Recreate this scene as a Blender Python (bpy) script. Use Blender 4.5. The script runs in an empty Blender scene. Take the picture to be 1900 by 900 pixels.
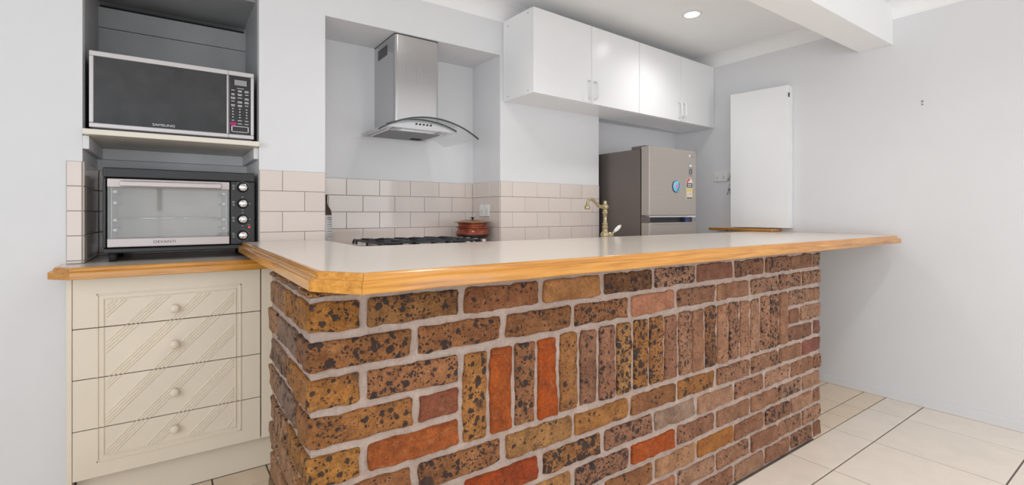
import bpy, bmesh, math, random
from mathutils import Vector, Matrix, noise
random.seed(7)
S = bpy.context.scene
COL = S.collection
PI = math.pi

# ------------------------------------------------------------------ camera, world, lights, exposure
cam_d = bpy.data.cameras.new('camera'); cam = bpy.data.objects.new('camera', cam_d); COL.objects.link(cam)
cam_d.sensor_fit = 'HORIZONTAL'; cam_d.sensor_width = 36.0
cam_d.lens = 900.0 / 1900.0 * 36.0
cam_d.shift_y = -53.0 / 1900.0
cam_d.clip_start = 0.02
cam.location = (0, 0, 1.13)
YAW = math.atan2(1281.0, 900.0)            # angle of the view direction from +X
cam.rotation_euler = (PI/2, 0, YAW - PI/2)
S.camera = cam

world = bpy.data.worlds.new('world'); S.world = world; world.use_nodes = True
bg = world.node_tree.nodes['Background']
bg.inputs[0].default_value = (0.93, 0.97, 1.0, 1); bg.inputs[1].default_value = 1.8

def area(name, loc, rot, sx, sy, power, color=(1, 1, 1)):
    l = bpy.data.lights.new(name, 'AREA'); l.shape = 'RECTANGLE'; l.size = sx; l.size_y = sy
    l.energy = power; l.color = color
    o = bpy.data.objects.new(name, l); o.location = loc; o.rotation_euler = rot; COL.objects.link(o)
    return o
# area lamps added as daylight at unseen openings; two tilt up, lifting the ceiling
DAY = (0.92, 0.965, 1.0)
area('daylight_rear_right', (2.83, -3.22, 1.1), (PI/2, 0, 0), 1.2, 2.1, 36, DAY)
area('daylight_fill_rear_left', (-0.65, -3.22, 1.1), (PI/2+.7, 0, 0), 3.0, 2.1, 62, DAY)
area('daylight_fill_side', (-2.42, -0.6, 1.35), (PI/2+.5, 0, -PI/2), 2.6, 1.5, 84, DAY)

S.view_settings.view_transform = 'Standard'; S.view_settings.look = 'None'
S.view_settings.gamma = 1.0; S.view_settings.use_curve_mapping = False
S.view_settings.exposure = -0.76

# ------------------------------------------------------------------ materials
def srgb(r, g, b):
    f = lambda c: (c/255/12.92) if c/255 <= 0.04045 else ((c/255+0.055)/1.055)**2.4
    return (f(r), f(g), f(b), 1)

class NT:
    def __init__(s, name):
        s.m = bpy.data.materials.new(name); s.m.use_nodes = True
        s.t = s.m.node_tree; s.n = s.t.nodes; s.b = s.n['Principled BSDF']; s.out = s.n['Material Output']
    def new(s, typ, **kw):
        n = s.n.new(typ)
        for k, v in kw.items():
            if k in n.inputs.keys() and not hasattr(type(n), k): n.inputs[k].default_value = v
            else: setattr(n, k, v)
        return n
    def link(s, a, b): s.t.links.new(a, b)
    def math(s, op, a, b=None, clamp=False):
        n = s.n.new('ShaderNodeMath'); n.operation = op; n.use_clamp = clamp
        for i, v in enumerate((a, b)):
            if v is None: continue
            if isinstance(v, (int, float)): n.inputs[i].default_value = v
            else: s.link(v, n.inputs[i])
        return n.outputs[0]
    def mix(s, fac, a, b, blend='MIX'):
        n = s.n.new('ShaderNodeMix'); n.data_type = 'RGBA'; n.blend_type = blend
        for sock, v in ((n.inputs[0], fac), (n.inputs[6], a), (n.inputs[7], b)):
            if isinstance(v, (int, float)): sock.default_value = v
            elif isinstance(v, tuple): sock.default_value = v
            else: s.link(v, sock)
        return n.outputs[2]
    def noise(s, vec, scale, detail=3, rough=0.5, dist=0.0):
        n = s.n.new('ShaderNodeTexNoise'); n.inputs['Scale'].default_value = scale
        n.inputs['Detail'].default_value = detail; n.inputs['Roughness'].default_value = rough
        n.inputs['Distortion'].default_value = dist
        if vec is not None: s.link(vec, n.inputs['Vector'])
        return n
    def ramp(s, val, p0, p1, c0=(0, 0, 0, 1), c1=(1, 1, 1, 1)):
        n = s.n.new('ShaderNodeValToRGB'); e = n.color_ramp.elements
        e[0].position = p0; e[1].position = p1; e[0].color = c0; e[1].color = c1
        s.link(val, n.inputs[0]); return n.outputs[0]
    def bump(s, height, strength=0.2, dist=0.002):
        n = s.n.new('ShaderNodeBump'); n.inputs['Strength'].default_value = strength; n.inputs['Distance'].default_value = dist
        s.link(height, n.inputs['Height']); s.link(n.outputs[0], s.b.inputs['Normal']); return n

def plain(name, col, rough=0.5, metal=0.0, var=0.0, scale=8.0, bump=0.0, bscale=60.0, bdist=0.001, spec=0.5, coat=0.0):
    k = NT(name); b = k.b
    b.inputs['Base Color'].default_value = col; b.inputs['Roughness'].default_value = rough
    b.inputs['Metallic'].default_value = metal; b.inputs['Specular IOR Level'].default_value = spec
    b.inputs['Coat Weight'].default_value = coat
    geo = k.new('ShaderNodeNewGeometry')
    if var > 0:
        n = k.noise(geo.outputs['Position'], scale, 4, 0.6)
        dk = tuple(c*(1-var) for c in col[:3])+(1,); lt = tuple(min(1, c*(1+var)) for c in col[:3])+(1,)
        k.link(k.ramp(n.outputs[0], 0.3, 0.7, dk, lt), b.inputs['Base Color'])
    if bump > 0:
        n2 = k.noise(geo.outputs['Position'], bscale, 4, 0.6); k.bump(n2.outputs[0], bump, bdist)
    return k.m

M = {}
M['paint'] = plain('white_wall_paint', srgb(227, 227, 229), 0.6, var=0.012, scale=3, bump=0.05, bscale=140)
M['ceil'] = plain('white_ceiling_paint', srgb(248, 248, 248), 0.7, var=0.01, scale=3)
M['shade_grey_lining'] = plain('shade_grey_alcove_lining', srgb(164, 165, 166), 0.5, var=0.08, scale=5)  # mid-grey puts the alcove's shade into the lining colour
M['cavity'] = plain('cavity_shade_black', srgb(40, 40, 42), 0.9)  # darkness of the open slot, given as a colour
M['grout'] = plain('grey_tile_grout', srgb(160, 150, 143), 0.85, var=0.05, scale=40)
M['fgrout'] = plain('brown_floor_grout', srgb(112, 100, 90), 0.9, var=0.08, scale=40)
M['gloss_white'] = plain('white_melamine', srgb(242, 242, 243), 0.2, var=0.01, scale=3)
M['white_plastic'] = plain('white_plastic', srgb(235, 235, 233), 0.3)
M['shelf_cream'] = plain('cream_melamine', srgb(232, 225, 212), 0.4)
M['laminate'] = plain('cream_laminate', srgb(230, 220, 209), 0.16, var=0.02, scale=160, spec=0.5)
M['cabinet'] = plain('ivory_thermofoil', srgb(235, 223, 205), 0.3, var=0.012, scale=6)
M['dark_gap'] = plain('brown_shadow_gap', srgb(92, 78, 60), 0.9)
M['black'] = plain('black_enamel', srgb(38, 38, 40), 0.38, bump=0.15, bscale=500, bdist=0.0004)
M['black_gloss'] = plain('black_glass', srgb(50, 51, 53), 0.14, var=0.22, scale=14, spec=0.5)
M['iron'] = plain('cast_iron', srgb(34, 36, 44), 0.42, bump=0.3, bscale=300)
M['print_white'] = plain('white_print', srgb(225, 225, 225), 0.5)
M['print_grey'] = plain('grey_print', srgb(150, 150, 150), 0.5)
M['print_dark'] = plain('dark_print', srgb(52, 48, 50), 0.5)
M['magenta'] = plain('magenta_print', srgb(170, 20, 110), 0.5)
M['red_print'] = plain('red_print', srgb(226, 84, 72), 0.5)
M['yellow_print'] = plain('yellow_print', srgb(222, 206, 130), 0.5)
M['blue_print'] = plain('blue_print', srgb(128, 205, 232), 0.4)
M['navy'] = plain('navy_print', srgb(50, 60, 105), 0.4)
M['pink_print'] = plain('pink_print', srgb(232, 160, 205), 0.4)
M['lcd'] = plain('grey_lcd', srgb(150, 152, 152), 0.35)
M['mw_silver'] = plain('silver_plastic', srgb(205, 200, 202), 0.3, metal=0.35)
M['steel_bright'] = plain('bright_steel', srgb(184, 176, 175), 0.42, metal=0.75)
M['chrome'] = plain('chrome', srgb(225, 225, 228), 0.12, metal=1.0)
M['oven_inner'] = plain('aluminised_oven_lining', srgb(214, 206, 196), 0.45, metal=0.15, var=0.12, scale=9)
M['brass'] = plain('aged_brass', srgb(186, 172, 138), 0.24, metal=0.85, var=0.08, scale=60)
M['ceramic'] = plain('white_ceramic', srgb(242, 242, 240), 0.1)
M['filter'] = plain('grey_mesh_filter', srgb(120, 120, 121), 0.4, metal=0.6, bump=0.6, bscale=700)
M['bottle_glass'] = plain('dark_bottle_glass', srgb(62, 45, 36), 0.12)
M['rubber'] = plain('black_rubber', srgb(26, 26, 27), 0.7)
M['key_metal'] = plain('worn_key_metal', srgb(170, 170, 168), 0.35, metal=0.8)

def emis(name, col, st):
    k = NT(name); k.b.inputs['Base Color'].default_value = col
    k.b.inputs['Emission Color'].default_value = col; k.b.inputs['Emission Strength'].default_value = st
    return k.m
M['lamp'] = emis('lit_lamp', (1, 0.98, 0.95, 1), 14)
M['led'] = emis('red_led', (1, 0.05, 0.04, 1), 1.6)

def brushed(name, col, rough=0.28, axis=2, metal=0.9, amount=0.12):
    k = NT(name); b = k.b; geo = k.new('ShaderNodeNewGeometry')
    mp = k.new('ShaderNodeMapping'); sc = [260, 260, 260]; sc[axis] = 3; mp.inputs['Scale'].default_value = sc
    k.link(geo.outputs['Position'], mp.inputs['Vector'])
    n = k.noise(mp.outputs[0], 1.0, 3, 0.6)
    dk = tuple(c*(1-amount) for c in col[:3])+(1,); lt = tuple(min(1, c*(1+amount)) for c in col[:3])+(1,)
    k.link(k.ramp(n.outputs[0], 0.25, 0.75, dk, lt), b.inputs['Base Color'])
    b.inputs['Metallic'].default_value = metal
    k.link(k.ramp(n.outputs[0], 0.2, 0.8, (rough*0.8,)*3+(1,), (rough*1.25,)*3+(1,)), b.inputs['Roughness'])
    b.inputs['Anisotropic'].default_value = 0.4
    return k.m
M['steel'] = brushed('brushed_stainless', srgb(200, 200, 202), 0.22, axis=2, metal=0.95, amount=0.02)
M['fridge_front'] = brushed('brushed_taupe_steel', srgb(180, 172, 165), 0.4, axis=0, metal=0.45, amount=0.04)
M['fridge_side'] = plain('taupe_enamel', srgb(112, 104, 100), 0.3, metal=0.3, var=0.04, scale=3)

def glass_mat(name, tint, alpha, rough=0.03):
    k = NT(name); k.n.remove(k.b)
    tr = k.new('ShaderNodeBsdfTransparent'); tr.inputs[0].default_value = tint
    gl = k.new('ShaderNodeBsdfGlossy'); gl.inputs['Roughness'].default_value = rough; gl.inputs[0].default_value = (1, 1, 1, 1)
    df = k.new('ShaderNodeBsdfDiffuse'); df.inputs[0].default_value = (0.75, 0.76, 0.77, 1)
    lw = k.new('ShaderNodeLayerWeight'); lw.inputs[0].default_value = 0.5
    fac = k.math('MULTIPLY_ADD', k.math('POWER', lw.outputs['Facing'], 4.0), 0.5); k.n[-1].inputs[2].default_value = 0.04
    m0 = k.new('ShaderNodeMixShader'); m0.inputs[0].default_value = alpha
    k.link(tr.outputs[0], m0.inputs[1]); k.link(df.outputs[0], m0.inputs[2])
    m1 = k.new('ShaderNodeMixShader'); k.link(fac, m1.inputs[0])
    k.link(m0.outputs[0], m1.inputs[1]); k.link(gl.outputs[0], m1.inputs[2])
    k.link(m1.outputs[0], k.out.inputs[0])
    return k.m
M['canopy_glass'] = glass_mat('curved_canopy_glass', (0.95, 0.96, 0.96, 1), 0.10)
M['oven_glass'] = glass_mat('oven_door_glass', (0.9, 0.9, 0.9, 1), 0.06)
M['glass_edge'] = plain('dark_glass_edge', srgb(58, 62, 62), 0.15)

def wood_mat(name, c0, c1, c2, axis=0, rough=0.22):
    k = NT(name); b = k.b; geo = k.new('ShaderNodeNewGeometry')
    mp = k.new('ShaderNodeMapping'); sc = [70, 70, 70]; sc[axis] = 3.0; mp.inputs['Scale'].default_value = sc
    k.link(geo.outputs['Position'], mp.inputs['Vector'])
    n = k.noise(mp.outputs[0], 1.0, 5, 0.65, 0.6)
    r = k.new('ShaderNodeValToRGB'); e = r.color_ramp.elements
    e[0].position = 0.3; e[0].color = c0; e[1].position = 0.7; e[1].color = c2
    m = e.new(0.5); m.color = c1
    k.link(n.outputs[0], r.inputs[0])
    n2 = k.noise(geo.outputs['Position'], 5.0, 2)
    k.link(k.mix(k.math('MULTIPLY', n2.outputs[0], 0.35), r.outputs[0], c1), b.inputs['Base Color'])
    b.inputs['Roughness'].default_value = rough; b.inputs['Coat Weight'].default_value = 0.4; b.inputs['Coat Roughness'].default_value = 0.12
    k.bump(n.outputs[0], 0.08, 0.001)
    return k.m
WC = (srgb(150, 92, 30), srgb(202, 138, 52), srgb(224, 166, 84))
M['wood_x'] = wood_mat('honey_timber_lengthwise', *WC, axis=0)
M['wood_y'] = wood_mat('honey_timber_crosswise', *WC, axis=1)

def tile_mat(name, col, rough, var, scale, bump=0.02):
    k = NT(name); b = k.b; geo = k.new('ShaderNodeNewGeometry'); oi = k.new('ShaderNodeObjectInfo')
    n = k.noise(geo.outputs['Position'], scale, 5, 0.6, 0.8)
    dk = tuple(c*(1-var) for c in col[:3])+(1,); lt = tuple(min(1, c*(1+var)) for c in col[:3])+(1,)
    base = k.ramp(n.outputs[0], 0.3, 0.7, dk, lt)
    v = k.math('MULTIPLY_ADD', oi.outputs['Random'], 0.06); k.n[-1].inputs[2].default_value = 0.97
    hsv = k.new('ShaderNodeHueSaturation'); k.link(base, hsv.inputs['Color']); k.link(v, hsv.inputs['Value'])
    k.link(hsv.outputs[0], b.inputs['Base Color']); b.inputs['Roughness'].default_value = rough
    n2 = k.noise(geo.outputs['Position'], 9.0, 2); k.bump(n2.outputs[0], bump, 0.01)
    return k.m
M['wall_tile'] = tile_mat('glossy_beige_tile', srgb(222, 210, 203), 0.06, 0.01, 6, 0.05)
M['floor_tile'] = tile_mat('cream_polished_floor_tile', srgb(236, 225, 212), 0.16, 0.035, 7, 0.01)
M['kitchen_tile'] = tile_mat('warm_cream_floor_tile', srgb(234, 214, 190), 0.2, 0.03, 9, 0.02)

def brick_mat():
    k = NT('speckled_clay_brick'); b = k.b
    geo = k.new('ShaderNodeNewGeometry'); oi = k.new('ShaderNodeObjectInfo')
    cmb = k.new('ShaderNodeCombineXYZ')
    for i, f in enumerate((37.0, 91.0, 53.0)):
        k.link(k.math('MULTIPLY', oi.outputs['Random'], f), cmb.inputs[i])
    add = k.new('ShaderNodeVectorMath', operation='ADD'); k.link(geo.outputs['Position'], add.inputs[0]); k.link(cmb.outputs[0], add.inputs[1])
    P = add.outputs[0]
    # warped coordinates
    nw = k.noise(P, 45, 3, 0.6)
    sub = k.new('ShaderNodeVectorMath', operation='SUBTRACT'); k.link(nw.outputs['Color'], sub.inputs[0]); sub.inputs[1].default_value = (0.5, 0.5, 0.5)
    scl = k.new('ShaderNodeVectorMath', operation='SCALE'); k.link(sub.outputs[0], scl.inputs[0]); scl.inputs['Scale'].default_value = 0.022
    wp = k.new('ShaderNodeVectorMath', operation='ADD'); k.link(P, wp.inputs[0]); k.link(scl.outputs[0], wp.inputs[1])
    base = oi.outputs['Color']
    n1 = k.noise(P, 13, 5, 0.65, 0.5)
    n2 = k.noise(P, 120, 4, 0.7)
    n3 = k.noise(P, 30, 5, 0.7, 1.0)
    c = k.mix(k.ramp(n1.outputs[0], 0.35, 0.62), k.mix(1.0, base, (0.60, 0.55, 0.52, 1), 'MULTIPLY'), base)
    c = k.mix(k.math('MULTIPLY', k.ramp(n3.outputs[0], 0.52, 0.74), 0.5), c, k.mix(0.5, base, (0.62, 0.36, 0.16, 1)))
    c = k.mix(k.math('MULTIPLY', k.ramp(n2.outputs[0], 0.46, 0.7), 0.75), c, k.mix(1.0, c, (0.55, 0.5, 0.48, 1), 'MULTIPLY'))
    n4 = k.noise(P, 260, 4, 0.75)
    c = k.mix(1.0, c, k.ramp(n4.outputs[0], 0.32, 0.68, (0.68, 0.66, 0.64, 1), (1.25, 1.23, 1.21, 1)), 'MULTIPLY')
    # iron spots: large and small, denser with the object's alpha
    def spots(scale, gain, soft):
        v = k.new('ShaderNodeTexVoronoi'); v.inputs['Scale'].default_value = scale; k.link(wp.outputs[0], v.inputs['Vector'])
        sx = k.new('ShaderNodeSeparateColor'); k.link(v.outputs['Color'], sx.inputs[0])
        th = k.math('MULTIPLY', k.math('MULTIPLY', sx.outputs[0], oi.outputs['Alpha']), gain)
        d = k.math('SUBTRACT', th, v.outputs['Distance'])
        return k.math('MULTIPLY', d, soft, clamp=True)
    s1 = spots(50, 0.68, 10); s2 = spots(118, 0.62, 9)
    big = k.noise(P, 16, 3, 0.6, 0.5)
    s3 = k.math('MULTIPLY', k.math('MULTIPLY', k.math('SUBTRACT', big.outputs[0], 0.62), 14, clamp=True), oi.outputs['Alpha'])
    sp = k.math('MAXIMUM', k.math('MAXIMUM', s1, s2), s3)
    c = k.mix(k.math('MULTIPLY', sp, 0.92), c, srgb(48, 40, 42))
    # thin mortar smears
    sm = k.noise(P, 10, 5, 0.7, 0.4)
    c = k.mix(k.math('MULTIPLY', k.ramp(sm.outputs[0], 0.66, 0.8), 0.55), c, srgb(205, 182, 168))
    k.link(c, b.inputs['Base Color']); b.inputs['Roughness'].default_value = 0.62; b.inputs['Specular IOR Level'].default_value = 0.35
    h = k.math('ADD', k.math('MULTIPLY', n3.outputs[0], 1.2), k.math('MULTIPLY', n2.outputs[0], 0.5))
    h = k.math('SUBTRACT', h, k.math('MULTIPLY', sp, 0.25))
    k.bump(h, 1.0, 0.016)
    return k.m
M['brick'] = brick_mat()

def mortar_mat():
    k = NT('pale_pink_mortar'); b = k.b; geo = k.new('ShaderNodeNewGeometry'); P = geo.outputs['Position']
    n = k.noise(P, 25, 6, 0.75); n2 = k.noise(P, 150, 5, 0.8)
    mc = k.ramp(n.outputs[0], 0.3, 0.7, srgb(206, 180, 166), srgb(234, 214, 202))
    k.link(k.mix(1.0, mc, k.ramp(n2.outputs[0], 0.3, 0.55, (0.82, 0.8, 0.79, 1), (1.04, 1.02, 1.01, 1)), 'MULTIPLY'), b.inputs['Base Color'])
    b.inputs['Roughness'].default_value = 0.9
    h = k.math('ADD', n.outputs[0], k.math('MULTIPLY', n2.outputs[0], 0.6)); k.bump(h, 1.0, 0.016)
    return k.m
M['mortar'] = mortar_mat()

def copper_mat():
    k = NT('fired_copper_brown'); b = k.b; geo = k.new('ShaderNodeNewGeometry'); P = geo.outputs['Position']
    n = k.noise(P, 30, 4, 0.6)
    k.link(k.ramp(n.outputs[0], 0.3, 0.7, srgb(104, 40, 32), srgb(176, 92, 62)), b.inputs['Base Color'])
    b.inputs['Metallic'].default_value = 0.35; b.inputs['Roughness'].default_value = 0.28
    return k.m
M['copper'] = copper_mat()
M['pot_base'] = plain('dark_pot_base', srgb(44, 24, 24), 0.35, metal=0.3, var=0.2, scale=30)  # darker red-brown for the lower part of the pot and the lid knob
M['pot_lid'] = plain('bronze_pot_lid', srgb(150, 118, 80), 0.25, metal=0.7, var=0.15, scale=40)

# ------------------------------------------------------------------ mesh helpers
def wloc(o):
    v = Vector((0, 0, 0))
    while o is not None: v += o.location; o = o.parent
    return v

class MB:
    def __init__(s): s.v = []; s.f = []; s.sm = []
    def add(s, vs, fs, smooth=False):
        o = len(s.v); s.v += [tuple(p) for p in vs]
        for f in fs: s.f.append(tuple(i+o for i in f)); s.sm.append(smooth)
        return s
    def box(s, x0, x1, y0, y1, z0, z1):
        return s.add([(x, y, z) for x in (x0, x1) for y in (y0, y1) for z in (z0, z1)],
                     [(0, 1, 3, 2), (4, 6, 7, 5), (0, 4, 5, 1), (2, 3, 7, 6), (0, 2, 6, 4), (1, 5, 7, 3)])
    def prism(s, pts, z0, z1):                      # plan polygon, CCW, extruded in z
        n = len(pts); vs = [(x, y, z0) for x, y in pts]+[(x, y, z1) for x, y in pts]
        fs = [tuple(range(n-1, -1, -1)), tuple(range(n, 2*n))]+[(i, (i+1) % n, n+(i+1) % n, n+i) for i in range(n)]
        return s.add(vs, fs)
    def prism_y(s, pts, y0, y1):                    # outline in x,z (CCW seen from -y), extruded in y
        n = len(pts); vs = [(x, y0, z) for x, z in pts]+[(x, y1, z) for x, z in pts]
        fs = [tuple(range(n)), tuple(range(2*n-1, n-1, -1))]+[((i+1) % n, i, n+i, n+(i+1) % n) for i in range(n)]
        return s.add(vs, fs)
    def lathe(s, prof, c, seg=32, axis='z', smooth=True):   # prof: (r, h); c centre
        rings = []
        vs = []; fs = []
        for r, h in prof:
            for i in range(seg):
                a = 2*PI*i/seg; p, q = r*math.cos(a), r*math.sin(a)
                vs.append({'z': (c[0]+p, c[1]+q, c[2]+h), 'y': (c[0]+p, c[1]-h, c[2]+q), 'x': (c[0]+h, c[1]+p, c[2]+q)}[axis])
        for j in range(len(prof)-1):
            for i in range(seg):
                a, b_ = j*seg+i, j*seg+(i+1) % seg
                fs.append((a, b_, b_+seg, a+seg))
        fs.append(tuple(range(seg-1, -1, -1))); o = (len(prof)-1)*seg; fs.append(tuple(o+i for i in range(seg)))
        return s.add(vs, fs, smooth)
    def tube(s, pts, r, seg=10, smooth=True):
        pts = [Vector(p) for p in pts]; n = len(pts); rs = r if isinstance(r, (list, tuple)) else [r]*n
        t0 = (pts[1]-pts[0]).normalized(); up = Vector((0, 0, 1)) if abs(t0.z) < 0.9 else Vector((1, 0, 0))
        nrm = t0.cross(up).normalized(); vs = []; fs = []
        for i, p in enumerate(pts):
            t = (pts[min(i+1, n-1)]-pts[max(i-1, 0)]).normalized()
            nrm = (nrm-t*nrm.dot(t)).normalized(); bi = t.cross(nrm)
            for k in range(seg):
                a = 2*PI*k/seg; vs.append(p+(nrm*math.cos(a)+bi*math.sin(a))*rs[i])
        for i in range(n-1):
            for k in range(seg):
                a, b_ = i*seg+k, i*seg+(k+1) % seg
                fs.append((a, b_, b_+seg, a+seg))
        fs.append(tuple(range(seg-1, -1, -1))); fs.append(tuple((n-1)*seg+k for k in range(seg)))
        return s.add(vs, fs, smooth)
    def build(s, name, mat, parent=None, bevel=0.0, seg=2, fix=True):
        me = bpy.data.meshes.new(name); off = wloc(parent) if parent else Vector((0, 0, 0))
        me.from_pydata([tuple(Vector(p)-off) for p in s.v], [], s.f)
        for p, sm in zip(me.polygons, s.sm): p.use_smooth = sm
        if fix:
            bm = bmesh.new(); bm.from_mesh(me); bmesh.ops.recalc_face_normals(bm, faces=bm.faces); bm.to_mesh(me); bm.free()
        me.materials.append(M[mat] if isinstance(mat, str) else mat)
        o = bpy.data.objects.new(name, me); COL.objects.link(o)
        if parent: o.parent = parent
        if bevel > 0:
            md = o.modifiers.new('edge', 'BEVEL'); md.width = bevel; md.segments = seg; md.limit_method = 'ANGLE'; md.angle_limit = math.radians(40)
            md.harden_normals = False
        return o

def tag(o, label=None, cat=None, group=None, kind=None):
    if label: o['label'] = label
    if cat: o['category'] = cat
    if group: o['group'] = group
    if kind: o['kind'] = kind
    return o
def thing(name, loc, label, cat, group=None):
    o = bpy.data.objects.new(name, None); o.location = loc; o.empty_display_size = 0.05; COL.objects.link(o)
    return tag(o, label, cat, group)
def struct(o, label=None):
    o['kind'] = 'structure'
    if label: o['label'] = label
    return o

def text(name, s, size, loc, mat, parent, rz=0.0, xs=1.0, align='CENTER'):
    cu = bpy.data.curves.new(name, 'FONT'); cu.body = s; cu.size = size; cu.align_x = align; cu.align_y = 'CENTER'; cu.extrude = 0.0003
    tmp = bpy.data.objects.new(name+'_tmp', cu); COL.objects.link(tmp)
    dg = bpy.context.evaluated_depsgraph_get(); me = bpy.data.meshes.new_from_object(tmp.evaluated_get(dg))
    bpy.data.objects.remove(tmp); bpy.data.curves.remove(cu)
    me.name = name; me.materials.clear(); me.materials.append(M[mat])
    o = bpy.data.objects.new(name, me); COL.objects.link(o); o.parent = parent
    o.location = Vector(loc)-wloc(parent); o.rotation_euler = (PI/2, 0, rz); o.scale = (xs, 1, 1)
    return o

_tile_cache = {}
def bevel_box_mesh(key, name, sx, sy, sz, mat, b):
    k = (key, round(sx, 4), round(sy, 4), round(sz, 4))
    if k in _tile_cache: return _tile_cache[k]
    bm = bmesh.new(); bmesh.ops.create_cube(bm, size=1.0)
    bmesh.ops.scale(bm, vec=(sx, sy, sz), verts=bm.verts)
    bmesh.ops.bevel(bm, geom=list(bm.edges), offset=b, segments=1, affect='EDGES', profile=0.5)
    me = bpy.data.meshes.new(name); bm.to_mesh(me); bm.free(); me.materials.append(M[mat]); _tile_cache[k] = me
    return me
def tile(parent, x0, x1, y0, y1, z0, z1, mat, b=0.0015, name='tile'):
    me = bevel_box_mesh(mat, name, x1-x0, y1-y0, z1-z0, mat, b)
    o = bpy.data.objects.new(name, me); COL.objects.link(o); o.parent = parent
    o.location = Vector(((x0+x1)/2, (y0+y1)/2, (z0+z1)/2))-wloc(parent)
    return o

# ------------------------------------------------------------------ room shell
RX, WY, CZ = 3.603, 2.49, 2.40          # right wall, kitchen wall plane, ceiling
LX, BY = -2.45, -3.25                   # left-hand and rear walls (behind the camera)
floor = struct(MB().box(LX-.1, RX+.1, BY-.1, 3.1, -0.10, -0.004).build('floor', 'fgrout'), 'cream tiled floor with thin dark joints')
ceiling = struct(MB().box(LX-.1, RX+.1, BY-.1, 3.1, CZ, CZ+.1).build('ceiling', 'ceil'), 'flat white ceiling')
wall_right = struct(MB().box(RX, RX+.1, BY-.1, 3.1, -.004, CZ).build('wall_right', 'paint'), 'plain white wall beyond the end of the bar')
wl = MB().box(LX-.1, LX, BY-.1, -1.95, 0, CZ).box(LX-.1, LX, 0.75, 3.1, 0, CZ).box(LX-.1, LX, -1.95, .75, 0, .6).box(LX-.1, LX, -1.95, .75, 2.1, CZ)
struct(wl.build('wall_left', 'paint'))
wr = MB().box(LX, -2.2, BY-.1, BY, 0, CZ).box(.9, 2.2, BY-.1, BY, 0, CZ).box(3.46, RX, BY-.1, BY, 0, CZ).box(-2.2, .9, BY-.1, BY, 2.2, CZ).box(2.2, 3.46, BY-.1, BY, 2.2, CZ)
struct(wr.build('wall_rear', 'paint'))
AL, AR, AZ = -0.281, 0.330, 2.14        # appliance alcove
HL, HR, HZ, HY = 0.622, 1.660, 2.11, 2.823   # cooktop recess
NL, NY = 2.51, 2.65                     # fridge niche
wb = MB()
wb.box(LX, AL, WY, 3.1, 0, CZ).box(AR, HL, WY, 3.1, 0, CZ).box(HR, NL, WY, 3.1, 0, CZ)
wb.box(AL, AR, WY, 3.1, AZ, CZ).box(AL, AR, 3.08, 3.1, 0, AZ)
wb.box(HL, HR, WY, 3.1, HZ, CZ).box(HL, HR, HY, 3.1, 0, HZ)
wb.box(NL, RX, NY, 3.1, 0, CZ).box(NL, RX, 2.585, NY, 1.832, CZ)
wall_back = struct(wb.build('wall_back', 'paint'), 'white kitchen wall with appliance alcove and cooktop recess')
# alcove lining: boards above the shelf greyed for its shade, painted board below, slot over the back board darkened by colour
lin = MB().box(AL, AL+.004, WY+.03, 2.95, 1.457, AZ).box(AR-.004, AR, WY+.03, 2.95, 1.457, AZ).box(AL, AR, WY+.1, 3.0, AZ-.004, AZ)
lin.build('alcove_lining', 'shade_grey_lining', wall_back)
MB().box(AL, AR, 2.955, 2.97, 1.457, 2.0).build('lower_back_board', 'shade_grey_lining', wall_back)
MB().box(AL, AR, 2.95, 2.97, 2.002, 2.095).build('shade_edge_board', 'shade_grey_lining', wall_back)  # split off and set forward to form the shade edge across the back
MB().box(AL, AR, 2.95, 2.97, 0.0, 1.435).build('painted_back_board', 'paint', wall_back)
MB().box(AL, AR, 3.06, 3.079, 2.0, AZ).build('cavity_shade_sheet', 'cavity', wall_back)  # near-black sheet standing in for the unlit depth of the slot
# support battens under the shelf
MB().box(AL, AL+.02, WY, 2.95, 1.383, 1.4345).build('batten', 'paint', wall_back, .002)
MB().box(AR-.02, AR, WY+.015, 2.95, 1.383, 1.4345).build('batten', 'paint', wall_back, .002)
MB().box(AL+.02, AR-.02, 2.93, 2.95, 1.383, 1.4345).build('batten', 'paint', wall_back, .002)
# ceiling beam
struct(MB().box(LX, RX, 1.085, 1.265, 2.162, CZ).build('trim_1', 'ceil', bevel=.003), 'boxed white ceiling beam running into the white wall')
# coved cornices
def cove(name, p0, p1, nrm, r=0.085):
    pts = [(0, 0), (0, -r)]+[(r-r*math.cos(a)*0.98, -r+r*math.sin(a)*0.98) for a in [PI/2*i/8 for i in range(9)]]+[(r, 0)]
    vs = [(p[0]+nrm[0]*o, p[1]+nrm[1]*o, CZ+z) for p in (p0, p1) for o, z in pts]; n = len(pts)
    fs = [(i, (i+1) % n, n+(i+1) % n, n+i) for i in range(n)]+[tuple(range(n)), tuple(range(2*n-1, n-1, -1))]
    return struct(MB().add(vs, fs).build(name, 'ceil'))
cove('trim_2', (LX, WY), (RX, WY), (0, -1))
cove('trim_3', (RX, 1.265), (RX, WY), (-1, 0)); cove('trim_4', (RX, BY), (RX, 1.085), (-1, 0))
struct(MB().box(RX-.009, RX, BY, 2.64, 0, .055).build('baseboard_right', 'paint', bevel=.003))
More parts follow.
